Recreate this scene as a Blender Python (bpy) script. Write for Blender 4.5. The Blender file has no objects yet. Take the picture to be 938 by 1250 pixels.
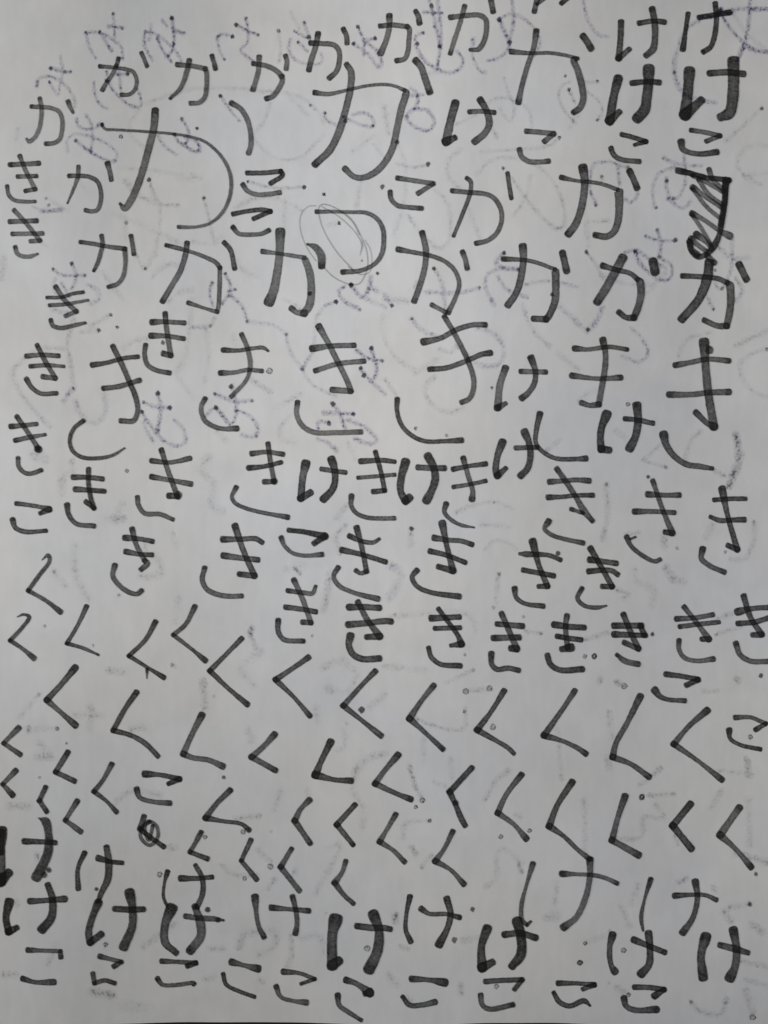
import bpy, math, random
from mathutils import noise, Vector

# ---------------------------------------------------------------- camera, light
MM = 0.0002                      # metres on the sheet per traced unit (sheet is about 19 x 25 cm in view)
S = bpy.context.scene
cam_data = bpy.data.cameras.new("camera")
cam = bpy.data.objects.new("camera", cam_data)
S.collection.objects.link(cam)
CAM_Z = 0.42
cam.location = (0.0, 0.0, CAM_Z)
cam.rotation_euler = (0.0, 0.0, 0.0)
cam_data.sensor_fit = 'VERTICAL'
cam_data.angle = 2 * math.atan(625 * MM / CAM_Z)
cam_data.clip_start = 0.01
cam_data.clip_end = 20
S.camera = cam

world = bpy.data.worlds.new("World")
S.world = world
world.use_nodes = True
bg = world.node_tree.nodes["Background"]
bg.inputs[0].default_value = (0.97, 0.98, 1.0, 1)
bg.inputs[1].default_value = 0.028


def area(name, loc, target, size, size_y, power, color):
    d = bpy.data.lights.new(name, 'AREA')
    d.shape = 'RECTANGLE'
    d.size = size
    d.size_y = size_y
    d.energy = power
    d.color = color
    o = bpy.data.objects.new(name, d)
    S.collection.objects.link(o)
    o.location = loc
    o.rotation_euler = (Vector(target) - Vector(loc)).to_track_quat('-Z', 'Y').to_euler()
    return o


area("window_light", (-0.66, 0.21, 0.30), (-0.069, 0.012, 0.0), 0.34, 0.26, 4.6, (1.0, 0.992, 0.970))
sp = bpy.data.lights.new("middle_fill_spot", 'SPOT')  # added spot, no known lamp; its soft falloff brightens the sheet's middle
sp.energy = 5.65
sp.color = (0.98, 0.982, 1.02)
sp.spot_size = 2 * math.atan(.24 / .7)
sp.spot_blend = 1.0
sp.shadow_soft_size = .06
spo = bpy.data.objects.new("middle_fill_spot", sp)
S.collection.objects.link(spo)
spo.location = (0.054, 0.017, 0.70)

S.view_settings.view_transform = 'Standard'
S.view_settings.look = 'None'
S.view_settings.exposure = 0.0
S.view_settings.gamma = 1.0
S.render.engine = 'CYCLES'
S.cycles.transparent_max_bounces = 24
S.cycles.max_bounces = 6

rnd = random.Random(11)


# ---------------------------------------------------------------- materials
def new_mat(name):
    m = bpy.data.materials.new(name)
    m.use_nodes = True
    nt = m.node_tree
    return m, nt, nt.nodes, nt.links, nt.nodes["Principled BSDF"]


def paper_material():
    m, nt, N, L, p = new_mat("paper_white")
    tc = N.new("ShaderNodeTexCoord")
    big = N.new("ShaderNodeTexNoise"); big.inputs["Scale"].default_value = 26; big.inputs["Detail"].default_value = 4
    fine = N.new("ShaderNodeTexNoise"); fine.inputs["Scale"].default_value = 900; fine.inputs["Detail"].default_value = 3
    mp = N.new("ShaderNodeMapping"); mp.inputs["Scale"].default_value = (1, .35, 1)
    fib = N.new("ShaderNodeTexNoise"); fib.inputs["Scale"].default_value = 420; fib.inputs["Detail"].default_value = 4
    L.new(tc.outputs["Object"], big.inputs["Vector"]); L.new(tc.outputs["Object"], fine.inputs["Vector"])
    L.new(tc.outputs["Object"], mp.inputs["Vector"]); L.new(mp.outputs[0], fib.inputs["Vector"])
    r1 = N.new("ShaderNodeMapRange"); r1.inputs[1].default_value = .3; r1.inputs[2].default_value = .7
    r1.inputs[3].default_value = .965; r1.inputs[4].default_value = 1.03
    L.new(big.outputs[0], r1.inputs[0])
    r2 = N.new("ShaderNodeMapRange"); r2.inputs[1].default_value = .25; r2.inputs[2].default_value = .75
    r2.inputs[3].default_value = .966; r2.inputs[4].default_value = 1.028
    L.new(fib.outputs[0], r2.inputs[0])
    mu = N.new("ShaderNodeMath"); mu.operation = 'MULTIPLY'
    L.new(r1.outputs[0], mu.inputs[0]); L.new(r2.outputs[0], mu.inputs[1])
    mot = N.new("ShaderNodeTexNoise"); mot.inputs["Scale"].default_value = 75; mot.inputs["Detail"].default_value = 3
    mot.inputs["Distortion"].default_value = .6
    L.new(tc.outputs["Object"], mot.inputs["Vector"])
    r3 = N.new("ShaderNodeMapRange"); r3.inputs[1].default_value = .32; r3.inputs[2].default_value = .68
    r3.inputs[3].default_value = .965; r3.inputs[4].default_value = 1.03
    L.new(mot.outputs[0], r3.inputs[0])
    mu2 = N.new("ShaderNodeMath"); mu2.operation = 'MULTIPLY'
    L.new(mu.outputs[0], mu2.inputs[0]); L.new(r3.outputs[0], mu2.inputs[1])
    tint = N.new("ShaderNodeTexNoise"); tint.inputs["Scale"].default_value = 34; tint.inputs["Detail"].default_value = 3
    off = N.new("ShaderNodeVectorMath"); off.operation = 'ADD'; off.inputs[1].default_value = (3.1, 1.7, .4)
    L.new(tc.outputs["Object"], off.inputs[0]); L.new(off.outputs[0], tint.inputs["Vector"])
    cr = N.new("ShaderNodeValToRGB")
    cr.color_ramp.elements[0].position = .38; cr.color_ramp.elements[0].color = (.772, .765, .750, 1)
    cr.color_ramp.elements[1].position = .62; cr.color_ramp.elements[1].color = (.760, .765, .775, 1)
    L.new(tint.outputs[0], cr.inputs[0])
    vm = N.new("ShaderNodeVectorMath"); vm.operation = 'SCALE'
    L.new(cr.outputs[0], vm.inputs[0])
    L.new(mu2.outputs[0], vm.inputs["Scale"])
    L.new(vm.outputs[0], p.inputs["Base Color"])
    p.inputs["Roughness"].default_value = .82
    p.inputs["Specular IOR Level"].default_value = .25
    b = N.new("ShaderNodeBump"); b.inputs["Strength"].default_value = .12; b.inputs["Distance"].default_value = .00012
    ad = N.new("ShaderNodeMath"); ad.operation = 'ADD'
    L.new(fine.outputs[0], ad.inputs[0]); L.new(fib.outputs[0], ad.inputs[1])
    L.new(ad.outputs[0], b.inputs["Height"]); L.new(b.outputs[0], p.inputs["Normal"])
    return m


def ink_material(name, color, lo, hi, scale, spots=None, rough=.5):
    """Ink soaked into paper: the mesh's own 'density' attribute sets how opaque it is."""
    m, nt, N, L, p = new_mat(name)
    at = N.new("ShaderNodeAttribute"); at.attribute_name = "ink_amount"
    tc = N.new("ShaderNodeTexCoord")
    n = N.new("ShaderNodeTexNoise"); n.inputs["Scale"].default_value = scale; n.inputs["Detail"].default_value = 3
    L.new(tc.outputs["Object"], n.inputs["Vector"])
    r = N.new("ShaderNodeMapRange"); r.inputs[1].default_value = .3; r.inputs[2].default_value = .7
    r.inputs[3].default_value = lo; r.inputs[4].default_value = hi
    L.new(n.outputs[0], r.inputs[0])
    mu = N.new("ShaderNodeMath"); mu.operation = 'MULTIPLY'; mu.use_clamp = True
    L.new(at.outputs["Fac"], mu.inputs[0]); L.new(r.outputs[0], mu.inputs[1])
    out = mu
    if spots:
        n2 = N.new("ShaderNodeTexNoise"); n2.inputs["Scale"].default_value = spots; n2.inputs["Detail"].default_value = 2
        L.new(tc.outputs["Object"], n2.inputs["Vector"])
        r2 = N.new("ShaderNodeMapRange"); r2.inputs[1].default_value = .5; r2.inputs[2].default_value = .68
        r2.inputs[3].default_value = .72; r2.inputs[4].default_value = 2.6
        L.new(n2.outputs[0], r2.inputs[0])
        m2 = N.new("ShaderNodeMath"); m2.operation = 'MULTIPLY'; m2.use_clamp = True
        L.new(mu.outputs[0], m2.inputs[0]); L.new(r2.outputs[0], m2.inputs[1])
        out = m2
    L.new(out.outputs[0], p.inputs["Alpha"])
    p.inputs["Base Color"].default_value = (*color, 1)
    p.inputs["Roughness"].default_value = rough
    p.inputs["Specular IOR Level"].default_value = .15
    return m


def wood_material():
    m, nt, N, L, p = new_mat("dark_red_wood")
    tc = N.new("ShaderNodeTexCoord")
    mp = N.new("ShaderNodeMapping"); mp.inputs["Scale"].default_value = (1, 9, 1)
    n = N.new("ShaderNodeTexNoise"); n.inputs["Scale"].default_value = 18; n.inputs["Detail"].default_value = 6
    cr = N.new("ShaderNodeValToRGB")
    cr.color_ramp.elements[0].color = (.035, .008, .005, 1); cr.color_ramp.elements[1].color = (.13, .022, .012, 1)
    L.new(tc.outputs["Object"], mp.inputs[0]); L.new(mp.outputs[0], n.inputs["Vector"])
    L.new(n.outputs[0], cr.inputs[0]); L.new(cr.outputs[0], p.inputs["Base Color"])
    p.inputs["Roughness"].default_value = .35
    return m


PAPER = paper_material()
INK = ink_material("black_pen_ink", (.016, .0158, .0148), .79, 1.11, 1900, rough=.6)
BLEED = ink_material("ink_bled_through_purple", (.10, .068, .24), .6, 1.3, 700, spots=1500, rough=.8)
GREY = ink_material("ink_show_through_grey", (.11, .11, .16), .5, 1.25, 420, spots=1400, rough=.8)
DOT = ink_material("bleed_dot_ink", (.018, .015, .030), .8, 1.06, 2500, rough=.6)
SPECK = ink_material("speckled_bleed_ink", (.035, .033, .045), .3, 1.4, 2600, spots=4200, rough=.7)
WOOD = wood_material()


# ---------------------------------------------------------------- the sheet
def P3(u, v, dz=0.0):
    """The point of the sheet seen at traced (u, v): the sheet rises a few mm, so it sits nearer the camera there."""
    h = H(u, v)
    k = MM * (1 - h / CAM_Z)
    return ((u - 469) * k, (625 - v) * k, h + dz)


MODES = [(0, 1, -0.47), (0, 2, -0.84), (0, 3, 0.66), (1, 0, 1.85), (1, 1, -2.89), (1, 2, -0.26), (1, 3, 1.22),
         (2, 0, -0.29), (2, 1, 0.2), (2, 2, 0.57), (3, 0, 1.27), (3, 1, 0.55)]


def H(u, v):
    """Height in metres of the slightly cockled sheet above the table at traced point (u, v)."""
    x, y = u / 938.0, v / 1250.0
    h = 5.4
    for i, j, c in MODES:
        h += c * math.cos(i * math.pi * x) * math.cos(j * math.pi * y)
    h += .09 * noise.noise(Vector((x * 5.5, y * 6.5, 1.7)))
    h += .10 * noise.noise(Vector((x * 13 + y * 1.5, y * 3.0, 9.3)))
    h += .035 * noise.noise(Vector((x * 12, y * 9, 5.1)))
    return max(.15, h) * .001


def edge_v(u):
    """Where the sheet's lower edge runs."""
    return 1251.2 - 3.4 * math.exp(-((u - 285) / 135.0) ** 4) - 2.6 * math.exp(-((u - 640) / 78.0) ** 4) \
        + .35 * noise.noise(Vector((u * .02, 0, 3))) + (1.6 if u < 90 else 0) * (90 - u) / 90.0 + max(0, u - 740) * .012


def put(name, me, mat, parent=None):
    o = bpy.data.objects.new(name, me)
    S.collection.objects.link(o)
    if mat: me.materials.append(mat)
    if parent: o.parent = parent
    return o


def build_sheet():
    u0, u1, v0 = -52.0, 992.0, -62.0
    nu, nv = 150, 196
    vs, fs = [], []
    for j in range(nv + 1):
        for i in range(nu + 1):
            u = u0 + (u1 - u0) * i / nu
            ve = edge_v(u)
            v = v0 + (ve - v0) * j / nv
            vs.append(P3(u, v))
    W = nu + 1
    for j in range(nv):
        for i in range(nu):
            a = j * W + i
            fs.append((a, a + W, a + W + 1, a + 1))
    top = len(vs)
    TH = .0001
    for k in range(top):
        x, y, z = vs[k]
        vs.append((x, y, z - TH))
    for j in range(nv):
        for i in range(nu):
            a = top + j * W + i
            fs.append((a, a + 1, a + W + 1, a + W))
    ring = [i for i in range(nu)] + [j * W + nu for j in range(nv)] + [nv * W + i for i in range(nu, 0, -1)] + [j * W for j in range(nv, 0, -1)]
    for k in range(len(ring)):
        a, b = ring[k], ring[(k + 1) % len(ring)]
        fs.append((a, b, b + top, a + top))
    me = bpy.data.meshes.new("sheet_of_paper")
    me.from_pydata(vs, [], fs)
    me.update()
    for p in me.polygons: p.use_smooth = abs(p.normal.z) > .5
    sharp = {tuple(sorted((ring[k], ring[(k + 1) % len(ring)]))) for k in range(len(ring))}
    sharp |= {tuple(sorted((a + top, b + top))) for a, b in list(sharp)}
    for e_ in me.edges:
        if tuple(sorted(e_.vertices)) in sharp: e_.use_edge_sharp = True
    me.update()
    return put("sheet_of_paper", me, PAPER)


sheet = build_sheet()
sheet["label"] = "white sheet of paper covered in rows of handwritten black hiragana practice"
sheet["category"] = "sheet of paper"


def build_table():
    bx = ((-.62, -.48), (.62, .48))
    z1, z0, r = 0.0, -.025, .003
    import bmesh
    bm = bmesh.new()
    bmesh.ops.create_cube(bm, size=1)
    for v in bm.verts:
        v.co.x *= 1.24; v.co.y *= .96; v.co.z = v.co.z * .025 - .0125
    bmesh.ops.bevel(bm, geom=bm.edges[:], offset=r, segments=3, affect='EDGES')
    me = bpy.data.meshes.new("table_top"); bm.to_mesh(me); bm.free()
    return put("table_top", me, WOOD)


table = build_table()
table["kind"] = "structure"
table["label"] = "dark reddish wooden table top showing below the lower edge of the paper"


# ---------------------------------------------------------------- pen strokes
def spline(pts):
    """Catmull-Rom through (x, y, w) points, sampled about every 1.3 units."""
    if len(pts) == 2:
        P = [pts[0], pts[0], pts[1], pts[1]]
    else:
        a, b = pts[0], pts[1]
        s = tuple(2 * a[k] - b[k] for k in range(2)) + (a[2],)
        y, z = pts[-2], pts[-1]
        e = tuple(2 * z[k] - y[k] for k in range(2)) + (z[2],)
        P = [s] + list(pts) + [e]
    out = []
    for i in range(1, len(P) - 2):
        p0, p1, p2, p3 = P[i - 1], P[i], P[i + 1], P[i + 2]
        d = math.hypot(p2[0] - p1[0], p2[1] - p1[1])
        n = max(2, int(d / 1.6))

        def tk(a, b): return max(1e-3, math.hypot(b[0] - a[0], b[1] - a[1]) ** .5)
        t01, t12, t23 = tk(p0, p1), tk(p1, p2), tk(p2, p3)
        for q in range(n):
            t = q / n
            c = []
            for k in range(2):
                if len(pts) == 2:
                    c.append(p1[k] + (p2[k] - p1[k]) * t); continue
                m1 = (p2[k] - p1[k]) + t12 * ((p1[k] - p0[k]) / t01 - (p2[k] - p0[k]) / (t01 + t12))
                m2 = (p2[k] - p1[k]) + t12 * ((p3[k] - p2[k]) / t23 - (p3[k] - p1[k]) / (t12 + t23))
                a = 2 * (p1[k] - p2[k]) + m1 + m2
                b = -3 * (p1[k] - p2[k]) - 2 * m1 - m2
                c.append(a * t ** 3 + b * t * t + m1 * t + p1[k])
            s = t * t * (3 - 2 * t)
            out.append((c[0], c[1], p1[2] + (p2[2] - p1[2]) * s))
    out.append(pts[-1])
    return out


class Ink:
    """Collects ribbons of ink lying on the sheet into one mesh, with a point attribute 'density'."""
    def __init__(self, z, solid=True):
        self.v, self.f, self.d, self.z, self.solid = [], [], [], z, solid

    def amount(self, d):
        """Light crosses the ink twice (in and out), so each crossing takes the square root of what is left."""
        d = max(0.0, min(.975, d))
        return 1 - math.sqrt(1 - d) if self.solid else d

    def ribbon(self, pts, mid, endd, soft=.95, inner=.55, edge=.05, expo=2.5, pool=1.0, seed=0, wob=1.0, flare=0.0):
        C = spline(pts)
        n = len(C)
        T = []
        for i in range(n):
            a, b = C[max(0, i - 1)], C[min(n - 1, i + 1)]
            dx, dy = b[0] - a[0], b[1] - a[1]
            l = math.hypot(dx, dy) or 1
            T.append((dx / l, dy / l))
        rows, s = [], 0.0
        arc = [0.0]
        for i in range(1, n):
            arc.append(arc[-1] + math.hypot(C[i][0] - C[i - 1][0], C[i][1] - C[i - 1][1]))
        tot = arc[-1]
        if flare:
            C = [(c[0], c[1], c[2] * (1 + flare * (math.exp(-(arc[i] / (c[2] * .8)) ** 2) + math.exp(-((tot - arc[i]) / (c[2] * .8)) ** 2))))
                 for i, c in enumerate(C)]

        def row(cx, cy, t, ro, ri, fade, dens):
            rows.append((cx, cy, t, ro, ri, fade, dens))

        def dens_at(a, w):
            k = max(2.2, w * .72) * pool
            e0 = math.exp(-(a / k) ** 2); e1 = math.exp(-((tot - a) / k) ** 2)
            wv = noise.noise(Vector((a * .06, seed * 3.7, .5))) * .05
            return mid + wv + (endd[0] - mid) * e0 + (endd[1] - mid) * e1 * (1 if tot > k else 0)
        for end in (0, 1):
            i = 0 if end == 0 else n - 1
            hw = C[i][2] / 2
            R, r = hw + soft * .6, max(.05, hw - inner)
            sg = -1 if end == 0 else 1
            t = T[i]
            steps = [1.0, .97, .9, .78, .6, .4, .2]
            seq = []
            for q in steps:
                e = q * R
                wo = R * max(0, 1 - q ** expo) ** (1 / expo)
                qi = e / r
                wi = r * max(0, 1 - qi ** expo) ** (1 / expo) if qi < 1 else 0.0
                fd = 1.0 if qi < 1 else max(0, (R - e) / (R - r))
                seq.append((C[i][0] + sg * t[0] * e, C[i][1] + sg * t[1] * e, t, wo, min(wi, wo), fd, dens_at(0 if end == 0 else tot, C[i][2])))
            if end == 0:
                pre = seq
            else:
                post = seq[::-1]
        rows = list(pre)
        for i in range(n):
            hw = C[i][2] / 2 * (1 + wob * .07 * noise.noise(Vector((arc[i] * .11, seed * 1.3, 0))))
            rows.append((C[i][0], C[i][1], T[i], hw + soft * .6, max(.05, hw - inner), 1.0, dens_at(arc[i], C[i][2])))
        rows += post
        base = len(self.v)
        K = 7
        for j, (cx, cy, t, ro, ri, fd, dn) in enumerate(rows):
            nx, ny = -t[1], t[0]
            offs = (-ro, -ri, -ri * .62, 0, ri * .62, ri, ro)
            de = (0, dn + edge, dn, dn - edge * .4, dn, dn + edge, 0)
            for q in range(K):
                side = noise.noise(Vector((arc[min(max(j - 7, 0), n - 1)] * .22, seed + q * .01 + (5 if q > 3 else 0), 2))) * .28 * wob if q in (0, 1, 5, 6) else 0
                of = offs[q] + (side if ri > 1 else 0) * (1 if q > 3 else -1)
                u, v = cx + nx * of, cy + ny * of
                self.v.append(P3(u, v, self.z + j * 2e-7))
                self.d.append(self.amount(de[q] * fd))
        for j in range(len(rows) - 1):
            for q in range(K - 1):
                a = base + j * K + q
                self.f.append((a, a + K, a + K + 1, a + 1))
        self.z += 4e-6

    def disc(self, u, v, r, dens, soft=.9, seed=0, ragged=.12):
        base = len(self.v)
        n = 14
        rings = ((0, dens), (r * .55, dens), (max(.3, r - .4), dens * .95), (r + soft * .7, 0))
        self.v.append(P3(u, v, self.z)); self.d.append(self.amount(dens))
        for rr, dd in rings[1:]:
            for k in range(n):
                a = 2 * math.pi * k / n
                q = rr * (1 + ragged * 1.6 * noise.noise(Vector((math.cos(a) * 1.3 + seed * 7, math.sin(a) * 1.3, 1))))
                x, y = u + q * math.cos(a), v - q * math.sin(a)
                self.v.append(P3(x, y, self.z)); self.d.append(self.amount(dd))
        for k in range(n):
            self.f.append((base, base + 1 + k, base + 1 + (k + 1) % n))
        for q in range(2):
            for k in range(n):
                a = base + 1 + q * n + k; b = base + 1 + q * n + (k + 1) % n
                self.f.append((a, a + n, b + n, b))
        self.z += 4e-6

    def build(self, name, mat, parent):
        me = bpy.data.meshes.new(name)
        me.from_pydata(self.v, [], self.f)
        at = me.attributes.new("ink_amount", 'FLOAT', 'POINT')
        at.data.foreach_set("value", self.d)
        for p in me.polygons: p.use_smooth = True
        me.update()
        return put(name, me, mat, parent)


NAMES = {'ga': 'ga_character', 'ga_big': 'ga_character', 'ka_big': 'ka_character', 'ki': 'ki_character', 'ki_big': 'ki_character',
         'ku': 'ku_character', 'ke': 'ke_character', 'ko': 'ko_character', 'shi': 'shi_character', 'kana_cut_off': 'cut_off_character',
         'scribbled_out_kana': 'scribbled_out_character', 'scribbled_over_kana': 'scribbled_over_character',
         'scribbled_circle': 'scribbled_circle', 'smudge': 'ink_smudge', 'mark': 'show_through_writing'}
LABELS = {'ga_big': 'much larger ga character than its neighbours', 'ka_big': 'large character with a long thin looping stroke',
          'ki_big': 'larger ki character drawn wide', 'scribbled_out_kana': 'character filled in with heavy dark hatching',
          'scribbled_over_kana': 'character with thin circling lines drawn over it', 'kana_cut_off': 'character cut off by the top of the picture',
          'scribbled_circle': 'small round scribble crossed by a short stroke'}


def stroke_name(segs):
    if len(segs) > 1: return "hooked_stroke"
    p = segs[0]
    L = sum(math.hypot(p[i + 1][0] - p[i][0], p[i + 1][1] - p[i][1]) for i in range(len(p) - 1))
    dx, dy = p[-1][0] - p[0][0], p[-1][1] - p[0][1]
    c = math.hypot(dx, dy)
    if c < .93 * L: return "curved_stroke"
    if L < 15: return "short_stroke"
    return "cross_stroke" if abs(dx) > 1.6 * abs(dy) else "down_stroke"


def build_marks(text):
    ox = oy = 0.0; sc = 1.0
    items = []                       # (kind, title, [entries])
    for ln in text.strip().splitlines():
        ln = ln.strip()
        if not ln: continue
        if ln[0] == '@':
            a, b, c = ln[1:].split(); ox, oy, sc = float(a), float(b), float(c); continue
        if ln[0] == '=':
            w = ln[1:].split(); items.append((w[0], w[1] if len(w) > 1 else '', [])); continue
        if ln[0] in '.oO':
            a, b = ln.split(); x, y = b.split(',')
            items[-1][2].append((ln[0], float(a[1:]) / sc, ox + float(x) / sc, oy + float(y) / sc)); continue
        tok = ln.split()
        al = None
        if tok[0][0] == '~': al = float(tok[0][1:]); tok = tok[1:]
        w0 = float(tok[0]); segs = [[]]; dark = 0; last = None
        for t in tok[1:]:
            if t == '/': segs.append([last]); continue
            if ':2' in t: dark = 1; t = t.replace(':2', '')
            q = [float(z) for z in t.split(',')]
            last = (ox + q[0] / sc, oy + q[1] / sc, (q[2] if len(q) > 2 else w0) / sc)
            segs[-1].append(last)
        items[-1][2].append(('s', al, segs, dark))
    z = 2.6e-5
    seed = 0
    for kind, title, ent in items:
        seed += 1
        r = random.Random(seed * 17)
        faded = kind in ('mark', 'smudge')
        if faded:
            purple = kind == 'mark' and title.startswith('loop')
            root = None
            jobs = [ent] if purple else [[e] for e in ent]
            for ent1 in jobs:
                soft_ink = Ink(1.0e-5 + (seed % 7) * 6e-7, False)
                spots = Ink(2.2e-5)
                speck = Ink(1.9e-5, False)
                for e in ent1:
                    if e[0] == 's':
                        for sg in e[2]:
                            w = sg[0][2]
                            g = [(a + r.uniform(-.3, .3), b + r.uniform(-.3, .3), c * (2.15 if purple else 2.05) * r.uniform(.85, 1.2)) for a, b, c in sg]
                            m = 1.2 if purple else .92
                            soft_ink.ribbon(g, e[1] * m, (e[1] * m * r.uniform(1.0, 1.6), e[1] * m * r.uniform(.8, 1.4)), soft=2.2,
                                            inner=min(w * 1.1, 4.0), edge=-.15 * e[1], seed=seed, wob=2.2)
                    elif e[0] == '.':
                        big = e[1] > 2.4
                        (spots if (big or title == 'dots' or (purple and e[1] > 2.0)) else speck).disc(
                            e[2] + r.uniform(-.3, .3), e[3] + r.uniform(-.3, .3), e[1] * .9,
                            r.uniform(.8, .92) if big else (r.uniform(.5, .7) if e[3] < 560 else r.uniform(.2, .34)), soft=1.2, seed=r.random(), ragged=.3)
                    else:
                        rr = e[1] * .86; dk = e[0] == 'O'
                        ring = [(e[2] + rr * math.cos(a) * (1 + .25 * r.uniform(-1, 1)), e[3] + rr * math.sin(a) * (1 + .2 * r.uniform(-1, 1)), 1.9 if dk else 1.3)
                                for a in [2 * math.pi * k / 9 for k in range(9)]]
                        (spots if dk else speck).ribbon(ring + [ring[0]], .85 if dk else .42, (.85, .85) if dk else (.42, .42), soft=1.0, inner=.4, seed=seed)
                        speck.disc(e[2], e[3], rr * .8, .5 if dk else .22, soft=1.4, seed=r.random(), ragged=.3)
                base = 'ink_smudge' if kind == 'smudge' else ('show_through_kana' if purple else 'show_through_stroke')
                made = None
                if soft_ink.v: made = soft_ink.build(base, BLEED if purple else GREY, sheet)
                if spots.v:
                    o = spots.build('bleed_dot', DOT, made or sheet); made = made or o
                    if purple: o["kind"] = "stuff"
                if speck.v:
                    o = speck.build('bleed_speck', SPECK, made or sheet)
                    if purple: o["kind"] = "stuff"
            continue
        e0 = bpy.data.objects.new(NAMES[kind], None)
        e0.empty_display_size = .002
        S.collection.objects.link(e0); e0.parent = sheet
        if kind in LABELS: e0["label"] = LABELS[kind]
        zz = z + (seed % 5) * 1.1e-5
        thin_char = r.uniform(-.03, .03)
        for e in ent:
            seed += .37
            ink = Ink(zz)
            if e[0] == 's':
                al, segs, dark = e[1], e[2], e[3]
                wide = segs[0][0][2]
                mid = .815 + .085 * min(1, max(0, (segs[0][0][1] - 150) / 550, (segs[0][0][0] - 480) / 380)) + thin_char + r.uniform(-.04, .03) + (.10 if dark else 0)
                if kind == 'ke' and wide > 9: mid += .03
                if kind == 'scribbled_out_kana': mid = .79 if not dark else .955
                if kind == 'scribbled_over_kana' and wide < 3.0: mid = .50
                if kind == 'scribbled_circle' and wide < 5.0: mid = .84
                if wide < 4.6 and kind not in ('scribbled_over_kana', 'scribbled_circle'): mid += .04
                if al: mid = al
                ends = [min(.982, mid + r.uniform(.13, .2)), min(.98, mid + r.uniform(.07, .18))]
                if wide < 3: ends = [mid, mid]
                for k, sg in enumerate(segs):
                    g = [(a + r.uniform(-.12, .12), b + r.uniform(-.12, .12), c * (1.04 if kind == 'scribbled_out_kana' and not dark else .985)) for a, b, c in sg]
                    a0 = ends[0] if k == 0 else mid
                    a1 = ends[1] if k == len(segs) - 1 else mid
                    ink.ribbon(g, mid, (a0, a1), edge=.07 if wide > 4 else .02, seed=seed + k, pool=r.uniform(.6, 1.1), expo=r.uniform(2.2, 3.2),
                               flare=r.uniform(.03, .10) if min(sg[0][2], sg[-1][2]) > 3.6 else 0)
                nm = stroke_name(segs)
            else:
                ink.disc(e[2], e[3], e[1] * .95, .9, seed=seed); nm = "ink_blot"
                if e[0] != '.': nm = "ink_ring"
            zz = max(ink.z, zz) + 1e-6
            ink.build(nm, INK, e0)


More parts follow.
